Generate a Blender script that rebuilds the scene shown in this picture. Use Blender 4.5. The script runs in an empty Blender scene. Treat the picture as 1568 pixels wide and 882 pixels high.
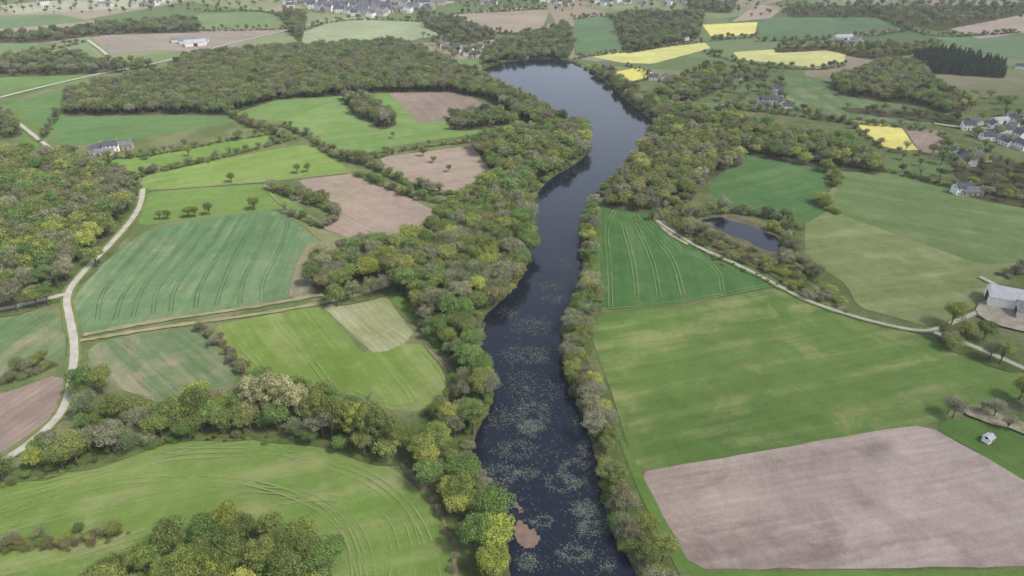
import bpy, math, random
import numpy as np
from mathutils import Vector
from mathutils.geometry import tessellate_polygon
rng=np.random.default_rng(7); random.seed(7)
scene=bpy.context.scene
# ---------------- camera / image pixel to ground mapping ----------------
CAMH=130.0; PITCH=math.radians(30); FPX=1045.0
sp,cp=math.sin(PITCH),math.cos(PITCH)
def P(u,v,z=0.0):
    """image pixel, cast from the camera -> ground position (metres) on the plane of height z"""
    x=(u-784)/FPX; y=(441-v)/FPX
    t=(CAMH-z)/(sp-y*cp)
    return (x*t,(cp+y*sp)*t)
cam=bpy.data.cameras.new("camera"); co=bpy.data.objects.new("camera",cam)
scene.collection.objects.link(co); scene.camera=co
co.location=(0,0,CAMH); co.rotation_euler=(math.radians(60),0,0)
cam.lens=24.0; cam.sensor_width=36; cam.clip_end=30000; cam.clip_start=0.5
scene.view_settings.view_transform='Standard'; scene.view_settings.look='None'; scene.view_settings.exposure=0
# ---------------- light ----------------
SUN_EL=52; SUN_AZ=120   # azimuth measured from +Y towards +X
w=bpy.data.worlds.new("World"); scene.world=w; w.use_nodes=True
nt=w.node_tree; bg=nt.nodes['Background']; sky=nt.nodes.new('ShaderNodeTexSky')
sky.sky_type='NISHITA'; sky.sun_disc=False; sky.sun_elevation=math.radians(SUN_EL); sky.sun_rotation=math.radians(SUN_AZ)
sky.dust_density=4; sky.air_density=1.0
bg.inputs[1].default_value=0.13
# thin high cloud, thicker towards the horizon
tc=nt.nodes.new('ShaderNodeTexCoord'); sx=nt.nodes.new('ShaderNodeSeparateXYZ'); nt.links.new(tc.outputs['Generated'],sx.inputs[0])
mr=nt.nodes.new('ShaderNodeMapRange'); nt.links.new(sx.outputs[2],mr.inputs[0]); mr.inputs[1].default_value=0.1; mr.inputs[2].default_value=0.6; mr.inputs[3].default_value=1.0; mr.inputs[4].default_value=0.15
cn=nt.nodes.new('ShaderNodeTexNoise'); cn.inputs['Scale'].default_value=2.2; cn.inputs['Detail'].default_value=5; nt.links.new(tc.outputs['Generated'],cn.inputs['Vector'])
cm=nt.nodes.new('ShaderNodeMapRange'); nt.links.new(cn.outputs[0],cm.inputs[0]); cm.inputs[1].default_value=0.35; cm.inputs[2].default_value=0.65; cm.inputs[3].default_value=0.75; cm.inputs[4].default_value=1.2
mm=nt.nodes.new('ShaderNodeMath'); mm.operation='MULTIPLY'; mm.use_clamp=True; nt.links.new(mr.outputs[0],mm.inputs[0]); nt.links.new(cm.outputs[0],mm.inputs[1])
mxw=nt.nodes.new('ShaderNodeMix'); mxw.data_type='RGBA'; nt.links.new(mm.outputs[0],mxw.inputs[0]); nt.links.new(sky.outputs[0],mxw.inputs[6]); mxw.inputs[7].default_value=(9.4,10.6,12.6,1)
nt.links.new(mxw.outputs[2],bg.inputs[0])
sl=bpy.data.lights.new("sun",'SUN'); so=bpy.data.objects.new("sun",sl); scene.collection.objects.link(so)
sl.energy=3.3; sl.angle=math.radians(6); sl.color=(1,0.955,0.87)
az=math.radians(SUN_AZ); el=math.radians(SUN_EL)
d=Vector((math.sin(az)*math.cos(el),math.cos(az)*math.cos(el),math.sin(el)))
so.rotation_euler=d.to_track_quat('Z','Y').to_euler()
# ---------------- colour helper ----------------
def lin(c):
    c=c/255.0
    return c/12.92 if c<=0.04045 else ((c+0.055)/1.055)**2.4
K=0.92
def S(r,g,b,k=1.0):
    g_=0.35*r+0.5*g+0.15*b; r,g,b=[c*.90+g_*.10 for c in (r,g,b)]
    return (lin(r)*K*k,lin(g)*K*k,lin(b)*K*k)
# ---------------- node helpers ----------------
def newmat(name):
    m=bpy.data.materials.new(name); m.use_nodes=True; n=m.node_tree; n.nodes.clear(); return m,n
def N(n,t,**kw):
    x=n.nodes.new(t)
    for k,v in kw.items(): setattr(x,k,v)
    return x
def M(n,op,a,b=None,clamp=False):
    x=n.nodes.new('ShaderNodeMath'); x.operation=op; x.use_clamp=clamp
    for i,v in enumerate((a,b)):
        if v is None: continue
        if isinstance(v,(int,float)): x.inputs[i].default_value=v
        else: n.links.new(v,x.inputs[i])
    return x.outputs[0]
def MIX(n,f,a,b,bt='MIX'):
    x=n.nodes.new('ShaderNodeMix'); x.data_type='RGBA'; x.blend_type=bt
    if isinstance(f,(int,float)): x.inputs[0].default_value=f
    else: n.links.new(f,x.inputs[0])
    for i,v in ((6,a),(7,b)):
        if isinstance(v,tuple): x.inputs[i].default_value=(*v[:3],1)
        else: n.links.new(v,x.inputs[i])
    return x.outputs[2]
def NOISE(n,vec,scale,detail=4,rough=0.6,dist=0.0):
    x=n.nodes.new('ShaderNodeTexNoise'); x.inputs['Scale'].default_value=scale; x.inputs['Detail'].default_value=detail
    x.inputs['Roughness'].default_value=rough; x.inputs['Distortion'].default_value=dist
    n.links.new(vec,x.inputs['Vector']); return x.outputs[0]
def RAMP(n,v,lo,hi):
    x=n.nodes.new('ShaderNodeMapRange'); n.links.new(v,x.inputs[0]); x.inputs[1].default_value=lo; x.inputs[2].default_value=hi
    x.interpolation_type='SMOOTHSTEP'; return x.outputs[0]
def POS(n): return N(n,'ShaderNodeNewGeometry').outputs['Position']
def OUT(n,col,rough=1.0,bump=None,bs=0.3,bd=0.2):
    o=N(n,'ShaderNodeOutputMaterial'); b=N(n,'ShaderNodeBsdfDiffuse'); b.inputs['Roughness'].default_value=rough
    if isinstance(col,tuple): b.inputs[0].default_value=(*col,1)
    else: n.links.new(col,b.inputs[0])
    if bump is not None:
        bp=N(n,'ShaderNodeBump'); bp.inputs['Strength'].default_value=bs; bp.inputs['Distance'].default_value=bd
        n.links.new(bump,bp.inputs['Height']); n.links.new(bp.outputs[0],b.inputs['Normal'])
    n.links.new(b.outputs[0],o.inputs[0])
def field_mat(name,a,b,c=None,ang=0.0,per=3.0,amp=0.12,patch=0.018,wob=1.5,seed=0):
    m,n=newmat(name); pos=POS(n)
    off=N(n,'ShaderNodeVectorMath',operation='ADD'); n.links.new(pos,off.inputs[0]); off.inputs[1].default_value=(seed*37.1,seed*11.7,0); pos0=off.outputs[0]
    n1=NOISE(n,pos0,patch,6,0.66,0.6)
    col=MIX(n,RAMP(n,n1,0.4,0.6),a,b)
    vr=N(n,'ShaderNodeVectorRotate',rotation_type='Z_AXIS'); n.links.new(pos0,vr.inputs['Vector']); vr.inputs['Angle'].default_value=-ang
    sc=N(n,'ShaderNodeVectorMath',operation='MULTIPLY'); n.links.new(vr.outputs[0],sc.inputs[0]); sc.inputs[1].default_value=(0.06,1.0,1.0)
    streak=NOISE(n,sc.outputs[0],0.6,5,0.7)
    streak2=NOISE(n,sc.outputs[0],0.12,4,0.65)
    if c is not None:
        n2=NOISE(n,pos0,patch*1.7,8,0.7,1.0)
        mixf=M(n,'ADD',M(n,'MULTIPLY',n2,0.6),M(n,'MULTIPLY',streak2,0.4))
        col=MIX(n,M(n,'MULTIPLY',RAMP(n,mixf,0.47,0.63),0.9),col,c)
    sep=N(n,'ShaderNodeSeparateXYZ'); n.links.new(vr.outputs[0],sep.inputs[0])
    wv=NOISE(n,pos0,0.03,2,0.5)
    yy=M(n,'ADD',sep.outputs[1],M(n,'MULTIPLY',wv,wob*4))
    s=M(n,'SINE',M(n,'MULTIPLY',yy,2*math.pi/per))
    fine=NOISE(n,pos0,1.5,6,0.78); mid=NOISE(n,pos0,0.16,5,0.68); big=NOISE(n,pos0,patch*.8,3,0.6)
    val=M(n,'ADD',1.0,M(n,'MULTIPLY',M(n,'MULTIPLY',s,amp*0.5),RAMP(n,mid,.35,.6)))
    for src,f in ((streak,amp*4+.08),(streak2,amp*2.2+.22),(fine,.75),(mid,.6),(big,.45)):
        val=M(n,'ADD',val,M(n,'MULTIPLY',M(n,'SUBTRACT',src,0.5),f))
    vv=N(n,'ShaderNodeCombineXYZ')
    for i in range(3): n.links.new(val,vv.inputs[i])
    col=MIX(n,1.0,col,vv.outputs[0],'MULTIPLY')
    OUT(n,col,1.0,fine,0.5,0.3)
    return m
# ---------------- geometry helpers ----------------
def link(o): scene.collection.objects.link(o); return o
def densify(pts,step):
    out=[]
    for i in range(len(pts)):
        a=np.array(pts[i]); b=np.array(pts[(i+1)%len(pts)]); k=max(1,int(np.linalg.norm(b-a)/step))
        for j in range(k): out.append(tuple(a+(b-a)*j/k))
    return out
def chaikin(pts,it=1,closed=True):
    for _ in range(it):
        out=[]; n=len(pts); rg=range(n) if closed else range(n-1)
        if not closed: out.append(pts[0])
        for i in rg:
            a=pts[i]; b=pts[(i+1)%n]
            out.append((a[0]*.75+b[0]*.25,a[1]*.75+b[1]*.25)); out.append((a[0]*.25+b[0]*.75,a[1]*.25+b[1]*.75))
        if not closed: out.append(pts[-1])
        pts=out
    return pts
LAYER=[0.01]
def nextz():
    LAYER[0]+=0.004; return LAYER[0]
def sheet_world(name,pts,mat,z=None,jit=0.5,smooth=1,step=5.0):
    z=nextz() if z is None else z
    if smooth>1: pts=chaikin(pts,smooth)
    pts=densify(pts,step*2)
    pts=chaikin(pts,1)
    pts=[(x+random.uniform(-jit,jit),y+random.uniform(-jit,jit)) for x,y in pts]
    vs=[Vector((x,y,z)) for x,y in pts]
    tris=tessellate_polygon([vs])
    faces=[]
    for t in tris:
        a,b,c=[vs[i] for i in t]
        faces.append(t if (b-a).cross(c-a).z>0 else (t[0],t[2],t[1]))
    me=bpy.data.meshes.new(name); me.from_pydata([tuple(v) for v in vs],[],faces); me.materials.append(mat)
    return link(bpy.data.objects.new(name,me))
def sheet(name,px,mat,**kw): return sheet_world(name,[P(*p) for p in px],mat,**kw)
def strip_pts(px,width,z,off=0.0,it=3,world=False,wj=0.0):
    pts=px if world else [P(*p) for p in px]
    pts=chaikin(pts,it,False); V=[];F=[]
    for i,p in enumerate(pts):
        a=np.array(pts[max(0,i-1)]); b=np.array(pts[min(len(pts)-1,i+1)]); t=(b-a)/max(1e-6,np.linalg.norm(b-a)); nn=np.array([-t[1],t[0]])
        c=np.array(p)+nn*off; ww=width*(1+random.uniform(-wj,wj))
        V.append((*(c-nn*ww/2),z)); V.append((*(c+nn*ww/2),z))
    for i in range(len(pts)-1): F.append((2*i,2*i+2,2*i+3,2*i+1))
    return V,F
def strips(name,lst,mat,z):
    V=[];F=[]
    for v,f in lst:
        o=len(V); V+=v; F+=[tuple(i+o for i in q) for q in f]
    me=bpy.data.meshes.new(name); me.from_pydata(V,[],F); me.materials.append(mat); return link(bpy.data.objects.new(name,me))
def inside(poly,X,Y):
    poly=np.array(poly); r=np.zeros(len(X),bool); n=len(poly); j=n-1
    for i in range(n):
        xi,yi=poly[i]; xj,yj=poly[j]
        c=((yi>Y)!=(yj>Y))&(X<(xj-xi)*(Y-yi)/((yj-yi) if abs(yj-yi)>1e-9 else 1e-9)+xi); r^=c; j=i
    return r
def seg_dist(line,X,Y):
    dmin=np.full(len(X),1e9)
    for a,b in zip(line[:-1],line[1:]):
        ax,ay=a; bx,by=b; L=(bx-ax)**2+(by-ay)**2+1e-9
        t=np.clip(((X-ax)*(bx-ax)+(Y-ay)*(by-ay))/L,0,1)
        dmin=np.minimum(dmin,np.hypot(X-ax-t*(bx-ax),Y-ay-t*(by-ay)))
    return dmin
def pang(a,b):
    a=P(*a); b=P(*b); return math.atan2(b[1]-a[1],b[0]-a[0])
# ---------------- ground ----------------
m,n=newmat("ground_countryside"); pos=POS(n)
vo=N(n,'ShaderNodeTexVoronoi'); vo.inputs['Scale'].default_value=0.008; n.links.new(pos,vo.inputs['Vector'])
sepc=N(n,'ShaderNodeSeparateColor'); n.links.new(vo.outputs['Color'],sepc.inputs[0])
cr=N(n,'ShaderNodeValToRGB'); n.links.new(sepc.outputs[0],cr.inputs[0]); cr.color_ramp.interpolation='CONSTANT'
els=cr.color_ramp.elements; cs=[(0,S(100,116,78)),(0.3,S(110,124,86)),(0.55,S(94,112,76)),(0.7,S(142,132,114)),(0.85,S(122,132,96))]
els[0].color=(*cs[0][1],1); els[1].position=cs[1][0]; els[1].color=(*cs[1][1],1)
for p_,c_ in cs[2:]:
    e=els.new(p_); e.color=(*c_,1)
sepy=N(n,'ShaderNodeSeparateXYZ'); n.links.new(pos,sepy.inputs[0])
rough=MIX(n,RAMP(n,NOISE(n,pos,0.05,6,0.65),0.4,0.62),S(88,104,60),S(114,118,82))
col=MIX(n,RAMP(n,sepy.outputs[1],450,650),rough,cr.outputs[0])
fn=NOISE(n,pos,0.8,6,0.75); vv=M(n,'ADD',0.5,M(n,'MULTIPLY',fn,0.95)); cx=N(n,'ShaderNodeCombineXYZ')
for i in range(3): n.links.new(vv,cx.inputs[i])
OUT(n,MIX(n,1.0,col,cx.outputs[0],'MULTIPLY'),1,fn,0.5,0.4)
me=bpy.data.meshes.new("ground"); R_=9000; me.from_pydata([(-R_,-R_,0),(R_,-R_,0),(R_,R_,0),(-R_,R_,0)],[],[(0,1,2,3)]); me.materials.append(m); link(bpy.data.objects.new("ground",me))
floor_m=field_mat("woodland_floor",S(76,78,52),S(94,88,66),S(64,76,44),0,3,0.05,patch=0.08)
floor_g=field_mat("hedge_floor",S(82,98,52),S(94,104,62),S(72,82,48),0,3,0.05,patch=0.08)
scrub_m=field_mat("scrub_floor",S(108,108,74),S(90,102,60),S(130,120,98),0,3,0.05,patch=0.06)
# palettes for crowns
OLV=[S(134,146,74),S(122,138,70),S(144,152,82),S(116,132,72)]
YEL=[S(162,172,76),S(152,164,72),S(174,178,88)]
GRN=[S(112,146,76),S(104,138,74),S(122,152,84)]
GRY=[S(150,148,124),S(140,138,114),S(156,154,130)]
BRN=[S(138,130,94),S(130,124,88)]
DRK=[S(76,92,66),S(68,84,60)]
PAL=[S(182,182,132),S(174,174,124)]
BLS=[S(206,192,188)]
WOOD=OLV*3+GRN*3+GRY*2+BRN*1+YEL*1
FARW=OLV*2+GRN*1+GRY*1+BRN*1+DRK
BANK=OLV*2+YEL*1+GRN*3+GRY*1
# ---------------- fields ----------------
fields=[  # aerial haze is put into the distant fields' colours, greyer and lighter
("green_field",[(-60,752),(150,706),(270,670),(400,667),(520,677),(600,714),(650,757),(688,820),(705,960),(-60,960)],(106,136,62),(118,142,72),(138,146,94),((100,760),(400,700)),4,0.05),
("crop_field",[(132,530),(200,512),(300,503),(345,532),(378,582),(310,600),(255,618),(190,600),(140,560)],(98,126,82),(108,128,90),(146,138,116),((170,530),(255,610)),3,0.12),
("green_field",[(320,500),(490,466),(515,495),(560,545),(640,520),(692,580),(690,612),(620,636),(540,605),(450,592),(390,575),(350,532)],(110,138,60),(118,142,70),(138,148,92),((430,490),(500,590)),4,0.06),
("mown_meadow",[(492,468),(588,450),(638,516),(577,546)],(154,156,122),(140,146,102),None,((492,468),(577,546)),2.2,0.2),
("green_field",[(560,450),(600,432),(655,440),(640,500),(600,460)],(98,128,54),(106,134,58),None,((560,450),(600,432)),4,0.05),
("crop_field",[(105,468),(150,410),(228,350),(400,322),(432,324),(535,372),(480,425),(496,448),(400,466),(200,497),(120,512)],(98,130,88),(108,136,94),(130,142,110),((200,485),(300,345)),3,0.09),
("crop_field",[(-60,498),(78,474),(100,500),(102,550),(-60,600)],(92,122,80),(104,126,84),(140,138,110),((0,550),(100,480)),3,0.1),
("ploughed_field",[(-60,625),(100,570),(98,618),(60,655),(-60,735)],(138,122,114),(146,130,120),None,((0,650),(90,590)),2.5,0.12),
("green_field",[(225,295),(405,281),(495,342),(430,319),(212,346)],(104,136,66),(112,140,72),None,((225,295),(405,281)),4,0.06),
("green_field",[(212,285),(222,268),(380,236),(470,221),(543,264),(405,278),(225,291)],(126,152,76),(114,144,68),(134,154,90),((222,268),(380,236)),4,0.06),
("green_field",[(90,243),(200,242),(330,217),(420,200),(405,222),(300,244),(210,264)],(118,146,74),(108,138,68),None,((222,268),(380,236)),4,0.06),
("green_field",[(25,155),(92,140),(100,166),(340,168),(362,186),(230,210),(95,225),(45,185)],(94,126,74),(102,132,80),None,((95,225),(362,186)),4,0.05),
("green_field",[(-60,112),(150,105),(180,115),(-60,160)],(108,136,78),(100,128,74),None,((0,150),(150,115)),4,0.05),
("green_field",[(-60,170),(25,155),(45,185),(95,240),(60,235),(20,210),(-60,225)],(94,126,66),(102,132,70),None,((0,150),(150,115)),4,0.05),
("green_field",[(340,158),(510,134),(572,131),(522,150),(432,186),(372,182)],(110,140,78),(118,144,82),None,((340,158),(510,134)),4,0.05),
("green_field",[(430,186),(522,151),(560,140),(590,135),(640,186),(765,182),(830,170),(838,190),(722,207),(600,224),(560,246),(480,212)],(112,144,76),(120,148,84),(132,150,96),((480,212),(722,180)),4,0.05),
("ploughed_field",[(588,135),(692,129),(772,181),(640,187)],(136,120,110),(144,128,116),None,((590,134),(642,186)),2.5,0.08),
("ploughed_field",[(583,241),(742,221),(764,250),(704,294),(655,290),(590,260)],(150,134,122),(158,142,128),None,((585,240),(742,222)),2.5,0.08),
("ploughed_field",[(456,276),(545,265),(600,290),(672,326),(634,364),(560,374),(488,348),(513,326)],(148,132,120),(156,138,126),(142,138,108),((458,276),(600,340)),2.5,0.1),
("ploughed_field",[(140,56),(230,42),(330,46),(440,42),(330,84),(250,76),(170,82)],(138,130,120),(146,136,126),None,((140,50),(330,84)),4,0.06),
("green_field",[(-60,60),(55,62),(50,75),(-60,92)],(114,136,98),(108,130,92),None,((0,60),(50,60)),4,0.05),
("pale_field",[(450,52),(520,27),(665,34),(682,52),(620,64),(462,68)],(152,164,130),(144,156,122),None,((450,52),(665,34)),4,0.05),
("green_field",[(300,22),(420,18),(440,40),(315,46)],(118,138,96),(110,132,90),None,((300,22),(420,18)),4,0.05),
("stubble_field",[(690,22),(790,12),(842,16),(830,44),(770,52)],(156,144,130),(148,138,122),None,((690,22),(835,15)),4,0.05),
("stubble_field",[(0,8),(180,-6),(300,-2),(200,14),(20,22)],(160,160,142),(150,154,130),None,((0,8),(180,-6)),4,0.05),
("crop_field",[(914,312),(962,300),(1000,335),(1062,380),(1168,428),(1182,440),(1050,464),(925,476),(918,400)],(74,114,60),(82,120,66),(98,128,74),((932,470),(930,330)),4,0.06),
("green_field",[(903,484),(1050,468),(1190,440),(1290,484),(1420,515),(1600,572),(1620,590),(1422,650),(973,724),(955,670),(938,600),(912,540)],(104,132,66),(94,124,60),(140,148,92),((905,484),(1190,440)),9,0.05),
("ploughed_field",[(975,723),(1415,649),(1640,775),(1600,868),(1062,872)],(172,157,149),(162,146,138),(134,119,112),((975,723),(1415,649)),2.4,0.09),
("green_field",[(940,650),(968,700),(1062,876),(1600,872),(1600,960),(1090,960),(1030,860),(985,770)],(98,130,60),(106,134,66),None,((1060,880),(1560,876)),4,0.06),
("green_field",[(1420,648),(1500,640),(1640,690),(1640,778)],(90,124,58),(98,128,62),None,((1420,645),(1568,735)),4,0.06),
("pasture",[(1232,345),(1292,262),(1390,268),(1620,310),(1620,395),(1530,432),(1512,460),(1430,503),(1310,470),(1300,440),(1232,392)],(122,136,84),(130,142,90),(146,152,106),((1240,380),(1540,350)),7,0.05),
("pasture",[(1292,262),(1390,268),(1640,312),(1640,398),(1500,405),(1290,330),(1270,320)],(106,130,78),(114,136,84),(128,142,92),((1292,262),(1568,300)),6,0.05),
("crop_field",[(1082,290),(1140,232),(1255,252),(1272,320),(1232,345),(1120,322)],(82,120,68),(90,124,72),(104,130,80),((1085,290),(1250,250)),4,0.06),
("rapeseed_field",[(1075,38),(1160,34),(1156,52),(1090,58)],(214,206,122),(206,200,122),None,((1075,38),(1160,34)),4,0.05),
("rapeseed_field",[(900,86),(1078,64),(1088,74),(1000,98),(955,97)],(200,198,122),(188,188,116),None,((905,85),(1080,65)),4,0.05),
("rapeseed_field",[(1122,80),(1270,71),(1297,80),(1292,95),(1240,103),(1132,91)],(198,196,130),(186,188,124),None,((1125,80),(1270,72)),4,0.05),
("rapeseed_field",[(933,112),(975,104),(1008,115),(962,126)],(214,206,108),(200,196,108),None,((935,110),(975,105)),4,0.05),
("rapeseed_field",[(1303,184),(1380,195),(1406,232),(1352,226)],(216,206,112),(208,200,114),None,((1305,185),(1380,195)),4,0.05),
("ploughed_field",[(1384,196),(1452,202),(1440,238),(1408,234)],(156,142,128),(148,134,120),None,((1384,196),(1450,202)),4,0.05),
("green_field",[(878,32),(930,24),(946,42),(962,76),(880,86)],(98,126,90),(104,130,96),None,((880,30),(930,24)),4,0.05),
("green_field",[(1160,28),(1345,24),(1388,44),(1290,56),(1164,60)],(106,130,96),(98,122,90),None,((1165,25),(1340,25)),4,0.05),
("green_field",[(1194,120),(1262,118),(1272,142),(1440,178),(1422,192),(1290,182),(1200,160)],(100,126,80),(108,130,86),(142,142,112),((1194,120),(1300,180)),6,0.1),
("green_field",[(1430,58),(1520,52),(1640,66),(1640,96),(1540,90)],(116,138,102),(108,132,96),None,((1440,60),(1568,70)),4,0.05),
("stubble_field",[(1120,34),(1158,8),(1202,10),(1180,28)],(166,150,136),(158,144,130),None,((1130,35),(1160,10)),4,0.05),
("stubble_field",[(1448,42),(1560,18),(1640,20),(1600,46),(1500,60)],(170,156,142),(162,148,134),None,((1450,40),(1560,20)),4,0.05),
("pasture",[(1005,152),(1140,162),(1100,172),(1020,168)],(116,134,88),(108,128,84),None,((1005,155),(1140,160)),4,0.05),
("pasture",[(690,92),(735,90),(760,100),(735,110),(700,100)],(122,144,94),(114,138,88),None,((690,92),(735,90)),4,0.05),
("pasture",[(1360,235),(1460,250),(1440,275),(1400,268),(1340,255)],(112,132,82),(104,126,78),None,((1360,235),(1460,250)),4,0.05),
("green_field",[(0,24),(90,22),(140,32),(60,40),(0,44)],(112,134,96),(104,126,90),None,((0,24),(90,22)),4,0.05),
("pale_field",[(60,84),(130,66),(150,86),(120,98)],(122,140,100),(114,134,94),None,((0,24),(90,22)),4,0.05),
("pale_field",[(1230,2),(1360,-4),(1400,12),(1330,18)],(140,150,118),(132,144,110),None,((1230,2),(1360,-4)),4,0.05),
("pale_field",[(1480,4),(1640,-6),(1640,10),(1500,14)],(150,156,128),(140,148,118),None,((1480,4),(1560,-4)),4,0.05),
("pale_field",[(890,8),(1010,-2),(1040,8),(930,20)],(134,146,112),(126,140,106),None,((890,8),(1010,-2)),4,0.05),
("scrub_ground",[(600,700),(650,735),(700,800),(720,880),(730,960),(700,960),(688,820),(650,757)],(136,124,98),(118,120,80),(158,142,122),((600,700),(700,800)),4,0.05),
("scrub_ground",[(640,520),(690,560),(715,600),(700,640),(660,650),(690,610),(690,580)],(132,122,94),(114,118,76),(150,134,114),((600,700),(700,800)),4,0.05),
("scrub_ground",[(432,324),(470,345),(560,372),(535,385),(495,372)],(120,128,78),(140,132,100),(108,128,68),((432,324),(560,372)),4,0.05),
("field_margin",[(470,370),(535,372),(500,400),(480,425),(496,450),(440,460),(448,420)],(142,136,110),(128,130,96),(120,130,92),((480,450),(500,370)),3,0.12),
]
for i,(nm,px,A,B,C,an,per,amp) in enumerate(fields):
    kk=.9 if 'plough' in nm or 'stub' in nm or 'rape' in nm else .84
    fm=field_mat(nm+"_soil",S(*A,k=kk),S(*B,k=kk),S(*C,k=kk) if C else None,pang(*an),per,amp,seed=i+1)
    sheet(nm,px,fm,jit=0.3)
# ---------------- woods (crown outlines in image pixels, projected at crown height) ----------------
woods=[
("woodland_trees",[(92,165),(100,140),(180,118),(250,105),(290,82),(400,72),(620,62),(680,88),(740,112),(800,148),(870,182),(830,186),(790,168),(745,140),(690,130),(590,131),(420,142),(345,165),(250,163),(170,165)],4.4,.65,.95,FARW,'w',0),
("woodland_trees",[(725,212),(800,192),(890,183),(903,212),(893,238),(815,268),(808,300),(815,360),(796,420),(740,472),(690,490),(640,455),(600,428),(510,452),(472,420),(478,390),(540,365),(640,358),(680,318),(760,255)],4.6,.65,1.05,WOOD,'w',0),
("woodland_trees",[(-90,215),(0,228),(100,235),(190,265),(212,292),(200,330),(150,382),(90,440),(0,462),(-120,470)],5.0,.75,1.1,WOOD,'w',0),
("riverside_trees",[(650,470),(738,480),(738,540),(758,600),(742,650),(715,640),(690,600),(712,560),(660,505)],5.0,.65,.95,BANK,'w',0),
("oak_tree",[(622,655),(690,615),(748,610),(735,650),(712,690),(740,735),(785,790),(790,882),(790,930),(735,930),(700,850),(690,790),(660,730),(615,690)],7.6,.7,1.0,BANK+YEL*3,'n',1),
("hedgerow_trees",[(105,580),(150,575),(190,610),(260,620),(300,582),(330,600),(400,575),(500,600),(600,625),(628,690),(560,690),(480,662),(400,655),(270,655),(150,690),(0,722),(-60,740),(-60,712),(0,700),(70,665),(120,630)],5.2,.5,.98,BANK+GRY,'w',0),
("riverside_trees",[(888,345),(902,300),(918,310),(912,400),(922,455),(902,490),(912,560),(900,600),(880,600),(862,555),(862,510),(890,420)],4.4,.5,.85,BANK+GRY*2,'w',0),
("riverside_trees",[(880,600),(912,560),(940,640),(958,720),(995,790),(1050,865),(1060,930),(985,930),(945,850),(925,770),(920,720),(895,650)],5.0,.55,.85,GRY*2+GRN*2+OLV*2+BRN+YEL,'w',0),
("woodland_trees",[(925,302),(950,262),(985,215),(1000,195),(1060,188),(1130,215),(1140,238),(1088,258),(1062,290),(1010,300),(990,310)],4.6,.65,.95,GRY*2+BRN*2+OLV*3+YEL,'w',0),
("woodland_trees",[(1060,196),(1140,188),(1300,204),(1345,238),(1350,255),(1240,242),(1150,226)],5.8,.55,.9,WOOD+YEL,'w',0),
("woodland_trees",[(908,100),(940,108),(1000,148),(1140,176),(1190,192),(1010,192),(985,178),(950,150)],5.2,.55,.85,FARW+YEL,'w',0),
("woodland_trees",[(1008,126),(1080,96),(1140,99),(1180,108),(1140,116),(1100,128),(1060,148),(1010,140)],6,.55,.85,FARW+YEL,'w',0),
("woodland_trees",[(1270,118),(1330,96),(1400,88),(1450,132),(1490,150),(1470,165),(1400,150),(1290,136)],5.4,.6,.9,FARW+YEL,'w',0),
("conifer_plantation",[(1400,80),(1450,74),(1540,95),(1540,112),(1410,104)],3.6,.5,.75,DRK,'c',0),
("woodland_trees",[(945,18),(1080,14),(1072,50),(1040,60),(960,74),(945,45)],7.5,.6,.9,FARW+DRK,'w',0),
("woodland_trees",[(1185,66),(1270,64),(1440,64),(1440,72),(1340,84),(1310,80),(1270,70),(1190,74)],8,.5,.8,FARW,'w',0),
("woodland_trees",[(1200,6),(1300,2),(1600,2),(1600,10),(1440,40),(1385,30),(1345,20),(1210,20)],15,.6,.95,FARW+DRK,'w',0),
("woodland_trees",[(760,62),(830,46),(870,32),(880,62),(868,88),(790,90),(745,94),(740,78)],5.4,.6,.85,FARW+DRK,'w',0),
("woodland_trees",[(640,12),(690,24),(760,52),(700,62),(680,48),(650,36)],9,.55,.85,FARW+DRK,'w',0),
("woodland_trees",[(-80,50),(60,46),(140,36),(300,24),(305,42),(150,46),(60,58),(-80,58)],8,.6,.9,FARW+DRK,'w',0),
("woodland_trees",[(-80,94),(50,80),(120,74),(140,88),(240,90),(230,100),(90,106),(-80,110)],7.5,.6,.9,FARW,'w',0),
("woodland_trees",[(430,12),(470,18),(460,60),(440,42)],7,.6,.9,FARW,'w',0),
("woodland_trees",[(-80,165),(20,168),(30,195),(-80,215)],5.5,.65,.95,FARW,'w',0),
("small_copse",[(520,140),(560,142),(610,178),(585,188),(545,168)],4.6,.6,.85,FARW+GRY,'w',0),
("small_copse",[(682,170),(740,163),(790,172),(790,184),(690,190)],4.6,.55,.8,FARW+GRY,'w',0),
("small_copse",[(130,960),(135,870),(200,845),(290,815),(330,792),(420,772),(490,788),(505,840),(500,900),(450,960)],5.6,.75,1.0,OLV*4+GRN*2+YEL,'n',0),
("scrub",[(1010,318),(1060,308),(1125,322),(1212,343),(1230,385),(1295,440),(1305,465),(1250,455),(1190,410),(1080,365),(1020,345)],4.4,.4,.75,OLV*3+BRN*2+YEL+GRY*2,'b',0),
("woodland_trees",[(1450,215),(1500,222),(1600,250),(1600,310),(1530,300),(1480,286),(1470,260)],11,.45,.8,FARW+YEL,'w',0),
("woodland_trees",[(1290,156),(1440,164),(1490,178),(1460,184),(1300,164)],9,.45,.7,FARW,'w',0),
("woodland_trees",[(1440,485),(1470,480),(1575,535),(1568,562),(1500,535),(1440,515)],6.0,.5,.75,OLV*2+GRY,'w',0),
("woodland_trees",[(1050,-2),(1130,0),(1120,14),(1060,12)],10,.6,.9,FARW,'w',0),
]
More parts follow.
